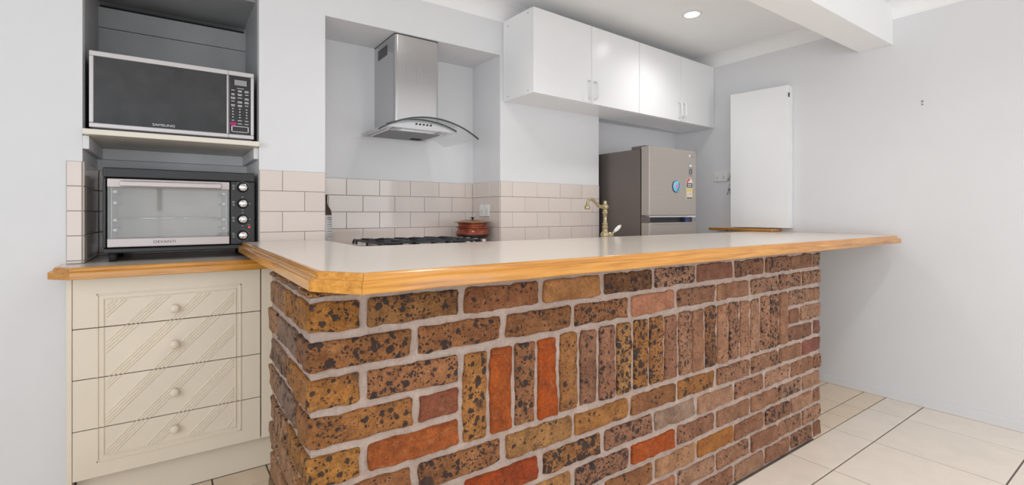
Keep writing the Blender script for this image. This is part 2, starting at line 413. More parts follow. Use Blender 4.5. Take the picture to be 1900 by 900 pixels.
# glazed openings behind the camera (daylight)
def sash(n, x0, x1, bars):
    m = MB().box(x0, x1, BY-.07, BY-.03, 2.14, 2.2).box(x0, x0+.05, BY-.07, BY-.03, 0, 2.2).box(x1-.05, x1, BY-.07, BY-.03, 0, 2.2).box(x0, x1, BY-.07, BY-.03, 0, .08)
    for b in bars: m.box(b-.03, b+.03, BY-.07, BY-.03, 0, 2.2)
    return struct(m.build(n, 'gloss_white'))
sash('door_1', -2.2, .9, (-1.17, -.13)); sash('door_2', 2.2, 3.46, (2.83,))
win2 = struct(MB().box(LX-.07, LX-.03, -1.95, .75, .6, .65).box(LX-.07, LX-.03, -1.95, .75, 2.05, 2.1).box(LX-.07, LX-.03, -.63, -.57, .6, 2.1)
              .box(LX-.07, LX-.03, -1.95, -1.9, .6, 2.1).box(LX-.07, LX-.03, .7, .75, .6, 2.1).build('window_1', 'gloss_white'))

# floor tiles: large polished tiles in the dining area, small ones in the kitchen
J = 0.0033
xs = [2.389+.4625*k for k in range(-8, 3)]+[RX-.001]; ys = [.938-.4675*k for k in range(0, 7)]
ybands = [(1.12, .938)]+[(ys[i], ys[i+1]) for i in range(6)]
for i in range(len(xs)-1):
    for (yt, ybm) in ybands:
        if xs[i+1]-xs[i] < .02: continue
        x1 = min(xs[i+1], RX)
        tile(floor, xs[i]+J, x1-J, ybm+J, yt-J, -0.006, 0.0, 'floor_tile', .0008, 'floor_tile')
kx = [.142+.2085*k for k in range(-5, 17)]; ky = [1.12, 1.237]+[1.237+.2085*k for k in range(1, 8)]
kx[-1] = RX-.001
for i in range(len(kx)-1):
    for j in range(len(ky)-1):
        if (kx[i] > 2.55 and ky[j] < 1.9) or (kx[i+1] < .6 and not (kx[i] > .14 and ky[j+1] < 1.6)):
            y1 = min(ky[j+1], 2.425 if kx[i] > -.4 else WY)
            if y1-ky[j] > .02: tile(floor, kx[i]+J, min(kx[i+1], RX)-J, ky[j]+J, y1-J, -.006, 0, 'kitchen_tile', .0008, 'floor_tile')

# wall tiles
TZ = [1.333-.0957*k for k in range(5)]
TJ = 0.0013
def tile_rows(plane, a0, a1, joints_even, joints_odd, zb=.94, axis='y', sgn=-1, th=.006, rows=None):
    MBg = MB()
    if axis == 'y': MBg.box(a0, a1, plane+sgn*.003, plane, zb, TZ[0])
    else: MBg.box(plane, plane+sgn*.003, a0, a1, zb, TZ[0])
    MBg.build('tile_grout', 'grout', wall_back)
    zs = TZ+[zb] if TZ[-1] > zb+.006 else TZ[:-1]+[zb]
    for r in range(len(zs)-1):
        if zs[r]-zs[r+1] < .004: continue
        js = [a0]+[j for j in (joints_even if r % 2 == 0 else joints_odd) if a0 < j < a1]+[a1]
        for q in range(len(js)-1):
            p0, p1 = js[q]+TJ, js[q+1]-TJ
            z0, z1 = zs[r+1]+TJ, zs[r]-TJ
            lo, hi = sorted((plane, plane+sgn*th))
            if axis == 'y': tile(wall_back, p0, p1, lo, hi, z0, z1, 'wall_tile', .0012)
            else: tile(wall_back, lo, hi, p0, p1, z0, z1, 'wall_tile', .0012)
ZL = .939
tile_rows(WY, -.327, AL, [], [], ZL)
tile_rows(AL, WY-.006, 2.95, [2.64, 2.84], [2.55, 2.74], ZL, 'x', +1)
tile_rows(2.95, AL+.006, AR, [-.18, .02, .22], [-.08, .12], ZL)
tile_rows(WY, AR+.001, HL, [.428], [.526], ZL)
tile_rows(HY, HL, HR-.006, [.626+.195*k for k in range(1, 6)], [.721+.195*k for k in range(0, 5)], ZL)
tile_rows(HR, WY-.006, HY, [2.60, 2.79], [2.70], ZL, 'x', -1)
tile_rows(WY, HR, NL, [1.75+.197*k for k in range(5)], [1.848+.197*k for k in range(4)], ZL)

# ------------------------------------------------------------------ brick bar
BX0, BX1, BY0, BY1, BTOP = 0.243, 2.715, 1.121, 1.634, 0.955
bar = thing('brick_bar', (BX0, BY0, 0), 'brick breakfast bar of speckled tan bricks with a row of upright soldier bricks', 'bar')
RC = 0.0085
def mortar_core():
    bm = bmesh.new()
    mb = MB(); mb.box(BX0+RC, BX1-RC, BY0+RC, BY1-.004, 0, BTOP)
    return mb.build('mortar_bed', 'mortar', bar)
mortar_core()
def axis_cuts(L, step):
    n = max(1, round((L-.016)/step)); e = .0045
    return [0, e]+[.009+(L-.018)*i/n for i in range(n+1)]+[L-e, L]
def brick(x0, x1, y0, y1, z0, z1, col, spot, seed, rough=1.0):
    L = (x1-x0, y1-y0, z1-z0); cuts = [axis_cuts(l, .015) for l in L]
    n = [len(c) for c in cuts]; R = .0075; idx = {}; vs = []; fs = []
    off = Vector((seed*3.17, seed*1.91, seed*.73))
    def vert(i, j, k):
        key = (i, j, k)
        if key in idx: return idx[key]
        p = Vector((cuts[0][i], cuts[1][j], cuts[2][k]))
        q = Vector([min(max(p[a], R), L[a]-R) for a in range(3)]); dlt = p-q
        if dlt.length > R: p = q+dlt.normalized()*R
        edge = sum(1 for a in range(3) if p[a] < .012 or p[a] > L[a]-.012)
        nz = noise.noise_vector((p+off)*30)*.0042*rough+noise.noise_vector((p+off)*80)*.0026*rough
        low = noise.noise_vector((p+off)*10)*.0038*rough
        p = p+(nz+low)*(1.0 if edge >= 2 else .45)
        idx[key] = len(vs); vs.append((p.x-L[0]/2, p.y-L[1]/2, p.z-L[2]/2)); return idx[key]
    for a in range(3):
        b_, c_ = (a+1) % 3, (a+2) % 3
        for side in (0, n[a]-1):
            for u in range(n[b_]-1):
                for w in range(n[c_]-1):
                    q = []
                    for du, dw in ((0, 0), (1, 0), (1, 1), (0, 1)):
                        t = [0, 0, 0]; t[a] = side; t[b_] = u+du; t[c_] = w+dw; q.append(vert(*t))
                    fs.append(tuple(q) if side else tuple(reversed(q)))
    me = bpy.data.meshes.new('brick'); me.from_pydata(vs, [], fs); me.materials.append(M['brick'])
    for p in me.polygons: p.use_smooth = True
    o = bpy.data.objects.new('brick', me); COL.objects.link(o); o.parent = bar
    o.location = Vector(((x0+x1)/2, (y0+y1)/2, (z0+z1)/2))-bar.location
    o.color = (col[0], col[1], col[2], spot)
    return o
RED = srgb(182, 88, 20); ORG = srgb(186, 84, 4); SALM = srgb(206, 142, 110)
PAL_L = [srgb(188, 128, 66), srgb(180, 122, 68), srgb(174, 118, 76), srgb(190, 138, 82), srgb(168, 112, 68)]
PAL_R = [srgb(186, 136, 104), srgb(174, 124, 94), srgb(192, 146, 116), srgb(180, 130, 98), srgb(166, 116, 88)]
PAL_S = [srgb(176, 134, 100), srgb(164, 130, 104), srgb(186, 140, 102), srgb(158, 130, 112)]
special = {}   # (row, index) -> (colour, spottiness)
special[(1, 3)] = (srgb(200, 142, 86), .12); special[(1, 2)] = (srgb(168, 110, 70), .6)
special[(2, 4)] = (SALM, .02); special[(5, 1)] = (srgb(184, 98, 40), .10); special[(4, 1)] = (srgb(156, 90, 62), .1)
special[(7, 2)] = (srgb(172, 70, 8), .25); special[(8, 4)] = (ORG, .05); special[(9, 6)] = (srgb(188, 120, 52), .2)
special[(1, 6)] = (srgb(160, 108, 84), .06); special[(3, 'S1')] = (RED, .15); special[(3, 'S3')] = (ORG, .03)
special[(7, 5)] = (srgb(180, 150, 130), .2); special[(6, 5)] = (srgb(176, 118, 60), .75); special[(10, 4)] = (srgb(196, 132, 98), .1)
special[(9, 5)] = (srgb(200, 150, 110), .5); special[(1, 4)] = (srgb(140, 94, 58), .95); special[(1, 1)] = (srgb(160, 112, 64), .85)
special[(2, 0)] = (srgb(168, 112, 64), .9); special[(4, 0)] = (srgb(174, 116, 62), .7); special[(3, 0)] = (srgb(182, 122, 58), .7)
special[(1, 0)] = (srgb(184, 124, 54), .8); special[(5, 0)] = (srgb(186, 128, 58), .8)
special[(5, 'R0')] = (srgb(150, 98, 84), .1); special[(6, 9)] = (srgb(158, 96, 84), .05)
seed = [1]
def pick(key, x):
    if key in special: return special[key]
    t = min(1, max(0, (x-.9)/.9)); r = random.random()
    p = PAL_R if r < t else PAL_L
    c = random.choice(p); f = random.uniform(.9, 1.08)
    return (tuple(v*f for v in c[:3]), random.choice([.55, .7, .8, .9, 1.0]) if x < 1.3 else random.choice([.2, .45, .6, .75, .9]))
PITCH = .0855; TOP1 = .935
JX, JZ = .0098, .0090
odd = [BX0, .367, .628, .894, 1.152, 1.408, 1.662, 1.923, 2.170, 2.405, 2.637, BX1]
even = [BX0, .497, .761, 1.022, 1.282, 1.537, 1.792, 2.050, 2.290, 2.520, BX1]
D = .115
def front(key, x0, x1, z0, z1, last=False, first=False, depth=D):
    a = x0 if first else x0+JX; b = x1 if last else x1-JX
    c, s = pick(key, (x0+x1)/2); seed[0] += 1
    pr = random.uniform(-.0015, .0025)
    brick(a, b, BY0-pr, BY0+depth, z0+JZ, z1-JZ, c, s, seed[0])
for r in range(1, 12):
    z1 = TOP1-(r-1)*PITCH+.006; z0 = z1-PITCH
    if r == 11: z0 = .001
    row = odd if r % 2 else even
    for i in range(len(row)-1):
        x0, x1 = row[i], row[i+1]
        first, last = i == 0, i == len(row)-2
        if 3 <= r <= 5:
            if r != 4 and i == 8: continue
            if x0 > .6 and x1 < 2.38: continue
            if r == 4 and i == 1: x1 = .628
            elif r == 4 and x0 > .6 and x0 < 2.2: continue
            if r == 4 and i == 8: x0, x1 = 2.385, 2.500
            if r == 4 and i == 9: x0 = 2.500
            if r != 4 and x0 > .6 and x0 < 2.38 and x1 > 2.5: continue
            if r != 4 and i == 9: x0 = 2.385
        if first: # corner brick shows both faces
            c, s = pick((r, 0), x1); seed[0] += 1
            if r % 2: brick(x0-.001, x1-JX, BY0-.001, BY0+.24, z0+JZ, z1-JZ, c, s, seed[0])
            else: brick(x0-.001, x1-JX, BY0-.001, BY0+D, z0+JZ, z1-JZ, c, s, seed[0])
        else: front((r, i) if not (x0 >= 2.38 and 3 <= r <= 5) else (r, 'R%d' % (0 if last else 1)), x0, x1, z0, z1, last)
    # left-hand side
    sj = [BY0+.2475, BY0+.495, BY1] if r % 2 else [BY0+.1225, BY0+.375, BY1]
    for q in range(2):
        if sj[q+1]-sj[q] < .03: continue
        c = random.choice(PAL_S); seed[0] += 1; pr = random.uniform(-.001, .002)
        brick(BX0-pr, BX0+D, sj[q]+JX, sj[q+1]-(JX if sj[q+1] < BY1 else 0), z0+JZ, z1-JZ, c, random.choice([.55, .7, .85, .95]), seed[0])
# cut bricks of the course tucked under the timber edge
zt0 = TOP1+.006+JZ
for a, b in ((BX0, .36), (.375, .62), (.64, .88), (.905, 1.14), (1.16, 1.4), (1.42, 1.65), (1.67, 1.91), (1.93, 2.16), (2.18, 2.4), (2.42, 2.63), (2.65, BX1)):
    seed[0] += 1; brick(a, b, BY0, BY0+D, zt0, BTOP, random.choice(PAL_L), .7, seed[0], .5)
for a, b in ((BY0+.13, BY0+.24), (BY0+.255, BY0+.4), (BY0+.415, BY1)):
    seed[0] += 1; brick(BX0, BX0+D, a, b, zt0, BTOP, random.choice(PAL_S), .6, seed[0], .5)
# soldier course
NS = 21; sx0, sx1 = .628, 2.385; w = (sx1-sx0)/NS
zs1 = TOP1-2*PITCH+.006; zs0 = zs1-3*PITCH
for i in range(NS):
    # widths shrink slightly towards the right, as laid
    a = sx0+i*w; key = (3, 'S%d' % i)
    c, s = pick(key, a); seed[0] += 1; pr = random.uniform(-.001, .003)
    dz = random.uniform(-.004, .003)
    brick(a+.0062, a+w-.0062, BY0-pr, BY0+D, zs0+JZ+dz*.5, zs1-JZ+dz, c, s if key in special else min(1, s+.1), seed[0])

# ------------------------------------------------------------------ worktops with timber edges
def edge_strips(parent, pts, prof, zt, mats, free0=None, free1=None):
    n = len(pts); V = [Vector((p[0], p[1])) for p in pts]
    nrm = []
    for i in range(n-1):
        d = (V[i+1]-V[i]).normalized(); nrm.append(Vector((d.y, -d.x)))
    mit = []
    for i in range(n):
        if i == 0: mit.append(Vector(free0) if free0 else nrm[0])
        elif i == n-1: mit.append(Vector(free1) if free1 else nrm[-1])
        else:
            s = nrm[i-1]+nrm[i]; mit.append(s/(s.dot(nrm[i])))
    for i in range(n-1):
        vs = [(V[q].x+mit[q].x*o, V[q].y+mit[q].y*o, zt+z) for q in (i, i+1) for o, z in prof]; k = len(prof)
        # a hairline joint at each mitre
        d = (V[i+1]-V[i]).normalized()*.0004
        vs = [(x+(d.x if j < k else -d.x), y+(d.y if j < k else -d.y), z) for j, (x, y, z) in enumerate(vs)]
        fs = [(j, (j+1) % k, k+(j+1) % k, k+j) for j in range(k)]+[tuple(range(k)), tuple(range(2*k-1, k-1, -1))]
        MB().add(vs, fs).build('timber_edge', mats[i], parent)
def ogee(h, out):
    p = [(0, .0005), (out*.18, .0005)]
    p += [(out*.18+out*.22*math.sin(a), -h*.14+h*.14*math.cos(a)) for a in [PI/2*i/4 for i in range(1, 5)]]
    p += [(out*.62-out*.22*math.cos(a), -h*.14-h*.2*math.sin(a)) for a in [PI/2*i/4 for i in range(1, 5)]]
    p += [(out*.86, -h*.36)]+[(out*.86+out*.14*math.sin(a), -h*.36-h*.1+h*.1*math.cos(a)) for a in [PI/2*i/3 for i in range(1, 4)]]
    p += [(out, -h*.95), (out*.95, -h), (0, -h)]
    return p
ZT, ZB = 1.003, .960
bt = thing('bar_worktop', (.6, 1.5, ZB), 'long cream laminate bar worktop with honey timber edging on the brick bar', 'worktop')
cp = [(.272, WY-.008), (.272, 1.130), (.340, 1.037), (3.475, 1.037), (3.545, 1.13), (3.545, 1.89), (.605, 1.89), (.605, WY-.008)]
MB().prism(cp, ZB+.002, ZT).build('laminate_top', 'laminate', bt)
edge_strips(bt, cp[:6], ogee(ZT-ZB, .026), ZT, ['wood_y', 'wood_x', 'wood_x', 'wood_x', 'wood_y'])
# base cupboards standing behind the brickwork on the kitchen side
bc = thing('bar_base_cupboard', (1.5, 1.75, 0), 'ivory base cupboard carcass behind the brick bar', 'cabinet')
MB().box(.42, 2.6, 1.64, 1.86, .12, ZB-.001).build('carcass', 'cabinet', bc)
MB().box(.45, 2.57, 1.64, 1.80, 0, .12).build('kickboard', 'cabinet', bc)

# ------------------------------------------------------------------ drawer unit under the alcove
FY = 2.365
du = thing('drawer_unit', (0, 2.5, 0), 'ivory four drawer unit with round knobs and diagonal grooves below the toaster oven', 'drawer unit')
MB().box(-.29, .56, FY+.022, 2.482, .15, .893).build('carcass', 'dark_gap', du)
MB().box(-.312, -.2965, FY+.004, 2.487, .0, .895).build('side_panel', 'cabinet', du, .001)
MB().box(.3225, .56, FY+.001, FY+.02, .15, .893).build('filler_panel', 'cabinet', du, .001)
MB().box(-.29, .56, 2.425, 2.44, .001, .15).build('kickboard', 'cabinet', du)
splits = [.8945, .7065, .5195, .3315, .1485]; gx0, gx1, gz0, gz1 = -.228, .245, .205, .832
for i in range(4):
    z1, z0 = splits[i]-.0015, splits[i+1]+.0015
    dr = MB().box(-.2945, .3185, FY, FY+.02, z0, z1).build('drawer_front', 'cabinet', du, .0018)
    # routed panel: double bead frame running through all four fronts
    def bead(x0, x1, za, zb_):
        MB().box(min(x0, x1), max(x0, x1), FY-.0042, FY+.001, min(za, zb_), max(za, zb_)).build('moulding', 'cabinet', dr, .0015)
    for off, wd in ((0, .006), (.019, .004)):
        lo, hi = max(z0, gz0+off), min(z1, gz1-off)
        bead(gx0+off, gx0+off+wd, lo, hi); bead(gx1-off-wd, gx1-off, lo, hi)
        if i == 0: bead(gx0+off, gx1-off, gz1-off-wd, gz1-off)
        if i == 3: bead(gx0+off, gx1-off, gz0+off, gz0+off+wd)
    # diagonal reeds, in groups
    dg = MB(); ix0, ix1 = gx0+.028, gx1-.028; iz0, iz1 = max(z0+.001, gz0+.028), min(z1-.001, gz1-.028)
    for g in range(-3, 9):
        for q in range(4):
            cst = gz0+.03+g*.135+q*.0135-.10          # z - x*1.0 - const
            pts = []
            xa = max(ix0, iz0-cst-ix0*0-0) if False else None
            # line: z = x + c
            c0 = cst
            xs_, xe_ = max(ix0, iz0-c0), min(ix1, iz1-c0)
            if xe_-xs_ < .012: continue
            hw = .0016
            dg.add([(xs_-hw, FY-.0030, xs_+c0+hw), (xs_+hw, FY-.0030, xs_+c0-hw), (xe_+hw, FY-.0030, xe_+c0-hw), (xe_-hw, FY-.0030, xe_+c0+hw),
                    (xs_-hw*2, FY+.0005, xs_+c0+hw*2), (xs_+hw*2, FY+.0005, xs_+c0-hw*2), (xe_+hw*2, FY+.0005, xe_+c0-hw*2), (xe_-hw*2, FY+.0005, xe_+c0+hw*2)],
                   [(0, 1, 2, 3), (0, 4, 5, 1), (1, 5, 6, 2), (2, 6, 7, 3), (3, 7, 4, 0)])
    dg.build('diagonal_reeding', 'cabinet', dr)
    kz = (.754, .611, .420, .274)[i]
    MB().lathe([(.0, .0), (.008, .0), (.007, .010), (.010, .013), (.0155, .016), (.0165, .020), (.0145, .024), (.008, .0265), (.0001, .027)], (.011, FY, kz), 24, 'y').build('knob', 'cabinet', dr)
# worktop of the drawer unit
zt2, zb2 = .938, .903
wt = thing('drawer_unit_worktop', (0, 2.4, zb2), 'cream worktop with clipped corner and honey timber edge on the drawer unit', 'worktop')
cp2 = [(-.336, WY-.001), (-.336, 2.369), (-.283, 2.311), (.560, 2.311), (.560, 2.487), (AR-.001, 2.487), (AR-.001, 2.949), (AL+.001, 2.949), (AL+.001, WY-.001)]
MB().prism(cp2, zb2-.006, zt2).build('laminate_top', 'laminate', wt)
edge_strips(wt, cp2[:4], ogee(zt2-zb2+.006, .024), zt2, ['wood_y', 'wood_x', 'wood_x'])

# kitchen bench in the recess and under the tap
kb = thing('kitchen_bench', (1.5, 2.3, 0), 'cream kitchen worktop under the cooktop and brass tap', 'worktop')
MB().prism([(.628, 1.90), (2.50, 1.90), (2.50, WY-.008), (HR-.008, WY-.008), (HR-.008, HY-.008), (HL+.002, HY-.008), (HL+.002, WY), (.628, WY)], .92, .958).build('laminate_top', 'laminate', kb)
MB().box(.64, 2.49, 1.93, 2.48, .1, .92).build('carcass', 'cabinet', kb)
MB().box(.66, 2.47, 1.97, 2.47, 0, .1).build('kickboard', 'cabinet', kb)

# ------------------------------------------------------------------ alcove shelf, microwave, toaster oven
sh = MB().box(AL+.004, AR-.004, 2.447, 2.949, 1.4355, 1.4565).build('alcove_shelf', 'shelf_cream', None, .0015)
tag(sh, 'cream melamine shelf carrying the microwave in the alcove', 'shelf')

mw = thing('microwave', (.02, 2.7, 1.457), 'black microwave with silver front frame on the alcove shelf', 'microwave')
mx0, mx1, mz0, mz1, my = -.262, .309, 1.469, 1.769, 2.488
MB().box(mx0+.004, mx1-.004, my+.02, 2.90, mz0+.002, mz1-.002).build('casing', 'black', mw, .006)
# silver frame: outer band with openings for door glass and control panel
dx0, dx1 = mx0+.014, .2015; px0, px1 = .2115, mx1-.013; fz0, fz1 = mz0+.018, mz1-.020
fr = MB()
fr.box(mx0, mx1, my, my+.022, fz1, mz1).box(mx0, mx1, my, my+.022, mz0, fz0).box(mx0, dx0, my, my+.022, fz0, fz1).box(px1, mx1, my, my+.022, fz0, fz1).box(dx1, px0, my+.001, my+.022, fz0, fz1)
fr.build('front_frame', 'mw_silver', mw, .003)
MB().box(dx0, dx1, my+.003, my+.02, fz0, fz1).build('door_glass', 'black_gloss', mw)
MB().box(dx1+.006, dx1+.0075, my-.0006, my+.01, mz0+.001, mz1-.001).build('door_seam', 'black', mw)
cpn = MB().box(px0, px1, my+.003, my+.02, fz0, fz1).build('control_panel', 'black', mw)
pc = (px0+px1)/2
MB().box(pc-.022, pc+.026, my+.0015, my+.004, fz1-.042, fz1-.018).build('display', 'lcd', cpn)
pr_ = MB(); random.seed(3)
yy = my+.0018
zrow = fz1-.056; pr_.box(pc-.012, pc+.014, yy, yy+.002, zrow, zrow+.002)
for r in range(5):
    for c in range(3):
        z = zrow-.010-r*.0165; x = pc-.028+c*.027
        for q in range(2 if (r+c) % 3 else 1):
            hw = random.uniform(.006, .0095); pr_.box(x-hw, x+hw, yy, yy+.002, z-q*.005, z-q*.005+.0024)
for r in range(4):
    for c in range(3):
        z = zrow-.094-r*.0125; x = pc-.028+c*.027; pr_.box(x-.0025, x+.0025, yy, yy+.002, z, z+.004)
for r in range(2):
    for c in range(3):
        z = zrow-.145-r*.014; x = pc-.028+c*.027; hw = random.uniform(.005, .009)
        if not (r == 1 and c == 0): pr_.box(x-hw, x+hw, yy, yy+.002, z, z+.0024)
pr_.build('button_print', 'print_white', cpn)
MB().box(pc-.039, pc-.016, yy, yy+.002, zrow-.168, zrow-.152).build('stop_button', 'magenta', cpn)
ob = MB(); za, zb_ = fz0+.010, fz0+.037; xa, xb = px0+.008, px1-.008
ob.box(xa, xb, yy-.001, yy+.002, za, za+.0025).box(xa, xb, yy-.001, yy+.002, zb_-.0025, zb_).box(xa, xa+.004, yy-.001, yy+.002, za, zb_).box(xb-.004, xb, yy-.001, yy+.002, za, zb_)
ob.build('door_button', 'mw_silver', cpn)
text('logo_text', 'SAMSUNG', .0135, (-.025, my+.0022, fz0+.012), 'print_white', mw, xs=1.25)
for x in (mx0+.03, mx1-.05):
    for y in (2.52, 2.86): MB().lathe([(.012, 0), (.014, .013)], (x, y, 1.4567), 16).build('foot', 'rubber', mw)
MB().box(mx0+.01, mx1-.01, my+.006, 2.89, mz0-.006, mz0+.003).build('base_plate', 'black', mw)

ov = thing('toaster_oven', (.05, 2.7, .938), 'black toaster oven with glass door and four silver knobs on the cream worktop', 'toaster oven')
ox0, ox1, oz0, oz1, oy = -.222, .314, .972, 1.316, 2.50
ovx0, ovx1, ovz0, ovz1 = -.208, .213, .996, 1.272
oc = MB(); yb = 2.86
oc.box(ox0, ox1, oy, yb, ovz1+.004, oz1).box(ox0, ox1, oy, yb, oz0, ovz0-.004).box(ox0, ovx0-.003, oy, yb, ovz0-.004, ovz1+.004)
oc.box(ovx1+.004, ox1, oy, yb, ovz0-.004, ovz1+.004).box(ovx0-.003, ovx1+.004, yb-.01, yb, ovz0-.004, ovz1+.004)
oc.build('casing', 'black', ov, .006, 3)
lin = MB(); a, b, c, d = ovx0+.012, ovx1-.010, ovz0+.03, ovz1-.03
lin.box(a-.002, a, oy+.02, yb-.03, c, d).box(b, b+.002, oy+.02, yb-.03, c, d).box(a, b, oy+.02, yb-.03, d, d+.002).box(a, b, oy+.02, yb-.03, c-.002, c).box(a-.002, b+.002, yb-.03, yb-.028, c-.002, d+.002)
lin.build('oven_lining', 'oven_inner', ov)
gd = MB()
for sx in (a+.004, b-.016):
    for z in (1.06, 1.10, 1.17, 1.215): gd.box(sx, sx+.012, oy+.022, oy+.30, z, z+.010)
gd.build('rack_guide', 'steel_bright', ov)
rk = MB(); zr = 1.112
rk.tube([(a+.006, oy+.03, zr), (b-.006, oy+.03, zr)], .0022, 8).tube([(a+.006, oy+.29, zr), (b-.006, oy+.29, zr)], .0022, 8)
for i in range(15):
    x = a+.02+i*(b-a-.04)/14; rk.tube([(x, oy+.03, zr), (x, oy+.29, zr)], .0013, 6)
rk.build('wire_rack', 'chrome', ov)
dn = MB(); zt_, zb3 = ovz1-.036, ovz0+.036
door = MB().box(ovx0, ovx1, oy-.008, oy+.010, zt_, ovz1).build('oven_door', 'steel_bright', ov, .003)
MB().box(ovx0, ovx1, oy-.008, oy+.010, ovz0, zb3).build('bottom_rail', 'steel_bright', door, .003)
MB().box(ovx0+.001, ovx1-.001, oy-.003, oy+.002, zb3, zt_).build('door_glass', 'oven_glass', door)
hb = MB().box(ovx0+.042, ovx1-.032, oy-.045, oy-.027, ovz1-.033, ovz1-.010).box(ovx0+.05, ovx0+.065, oy-.03, oy-.006, ovz1-.030, ovz1-.014).box(ovx1-.055, ovx1-.04, oy-.03, oy-.006, ovz1-.030, ovz1-.014)
hb.build('handle', 'steel_bright', door, .004)
text('logo_text', 'DEVANTI', .0155, (-.022, oy-.0083, (ovz0+zb3)/2), 'print_dark', door, xs=1.2)
kxc = .2645
for n_, kz in enumerate((1.2495, 1.1765, 1.1055, 1.0335)):
    MB().lathe([(.0225, 0), (.0225, .003), (.019, .004), (.0185, .016), (.0175, .018), (.0001, .018)], (kxc, oy, kz), 32, 'y').build('dial_ring', 'rubber', ov)
    kn = MB().lathe([(.0165, .015), (.0165, .024), (.0155, .0255), (.0001, .0257)], (kxc, oy, kz), 32, 'y').build('knob', 'chrome', ov)
    ang = (.9, -1.57, 3.14, 1.57)[n_]
    MB().box(kxc-.0012+.010*math.cos(ang)-.001, kxc+.0012+.010*math.cos(ang)+.001, oy-.0265, oy-.0255, kz+.010*math.sin(ang)-.003, kz+.010*math.sin(ang)+.003).build('pointer', 'print_grey', kn)
    pm = MB()
    if n_ in (0, 3):
        a0, a1 = (.1, 3.05) if n_ == 0 else (1.6, -3.3)
        prev = None
        for q in range(17):
            an = a0+(a1-a0)*q/16; p0 = (kxc+.0265*math.cos(an), oy-.0004, kz+.0265*math.sin(an))
            if prev: pm.tube([prev, p0], .0007, 5)
            prev = p0
            if q % 4 == 0: pm.tube([p0, (kxc+.031*math.cos(an), oy-.0004, kz+.031*math.sin(an))], .0008, 5)
    else:
        for an in (0, 1.57, -1.57): pm.box(kxc+.029*math.cos(an)-.0032, kxc+.029*math.cos(an)+.0032, oy-.0006, oy, kz+.029*math.sin(an)-.002, kz+.029*math.sin(an)+.002)
    for q, (ddx, ddz, hw) in enumerate(((-.036, .010, .004), (-.036, .0045, .0045), (-.036, -.004, .004), (-.035, -.0085, .003))):
        pm.box(kxc+ddx-hw, kxc+ddx+hw, oy-.0006, oy, kz+ddz-.0015, kz+ddz+.0015)
    pm.build('dial_print', 'print_grey', ov)
MB().lathe([(.0045, 0), (.0042, .002), (.0001, .0028)], (.291, oy, 1.070), 16, 'y').build('indicator_light', 'led', ov)
MB().box(.284, .296, oy-.0006, oy, 1.0795, 1.0815).build('indicator_print', 'print_grey', ov)
for x in (ox0+.03, ox1-.035):
    for y in (oy+.022, yb-.03): MB().lathe([(.013, 0), (.015, .034)], (x, y, .9383), 16).build('foot', 'rubber', ov)

# ------------------------------------------------------------------ rangehood
hd = thing('rangehood', (1.11, 2.823, 1.55), 'stainless steel chimney rangehood with curved glass canopy above the cooktop', 'rangehood')
hc = 1.112
# chimney with a rounded front-left corner fold
cx0, cx1, cy0 = .987, 1.250, 2.505
rr = .018
pl = [(cx0, 2.822), (cx0, cy0+rr)]+[(cx0+rr-rr*math.cos(a), cy0+rr-rr*math.sin(a)) for a in [PI/2*i/6 for i in range(1, 7)]]+[(cx1-rr, cy0)]+[(cx1-rr+rr*math.sin(a), cy0+rr-rr*math.cos(a)) for a in [PI/2*i/6 for i in range(1, 7)]]+[(cx1, 2.822)]
ch = MB().prism(pl, 1.61, 2.1095).build('chimney', 'steel', hd)
for p in ch.data.polygons: p.use_smooth = False
MB().prism([(x+(-.001 if x < 1.1 else .001), y-(.001 if y < 2.8 else 0)) for x, y in pl], 2.1045, 2.1098).build('ceiling_trim', 'glass_edge', hd)
vt = MB().box(cx0-.002, cx0+.001, 2.62, 2.76, 2.02, 2.075).build('vent_grille', 'glass_edge', hd)
for q in range(6): MB().box(cx0-.004, cx0-.001, 2.625, 2.755, 2.024+q*.0085, 2.028+q*.0085).build('vent_slat', 'filter', vt)
# glass: cylinder arc about an axis along y
hg = 1.138; hw_, zt_, za_ = .29, 1.560, 1.646
sag = za_-zt_; Rg = (hw_*hw_+sag*sag)/(2*sag); zc = za_-Rg; am = math.asin(hw_/Rg)
def arc_sheet(h, y0, y1, th, n=40, rad=Rg, zc_=zc, a0=None, bow=0.0):
    am_ = math.asin(h/rad); vs = []; fs = []
    for i in range(n+1):
        a = -am_+2*am_*i/n; x = hg+rad*math.sin(a); z = zc_+rad*math.cos(a)
        yf = y0+bow*(math.sin(a)/math.sin(am_))**2
        for yv, dz in ((yf, 0), (y1, 0), (y1, -th), (yf, -th)): vs.append((x, yv, z+dz))
    for i in range(n):
        o = 4*i
        for k in range(4): fs.append((o+k, o+(k+1) % 4, o+4+(k+1) % 4, o+4+k))
    fs += [(0, 1, 2, 3), (4*n+3, 4*n+2, 4*n+1, 4*n)]
    return MB().add(vs, fs, False)
arc_sheet(hw_, 2.362, 2.79, .006, bow=.012).build('glass_canopy', 'canopy_glass', hd)
arc_sheet(hw_, 2.3595, 2.3625, .009, bow=.012).build('glass_front_edge', 'glass_edge', hd)
# body under the glass: flat underside, arched front
bz = 1.585; bh = .205
def arch(h, z_off, n=24):
    am_ = math.asin(h/Rg); top = [(hc+Rg*math.sin(a), zc+Rg*math.cos(a)-z_off) for a in [am_-2*am_*i/n for i in range(n+1)]]
    return [(hc-h, bz), (hc+h, bz)]+top
body = MB().prism_y(arch(bh, .0075), 2.42, 2.822).build('hood_body', 'steel', hd)
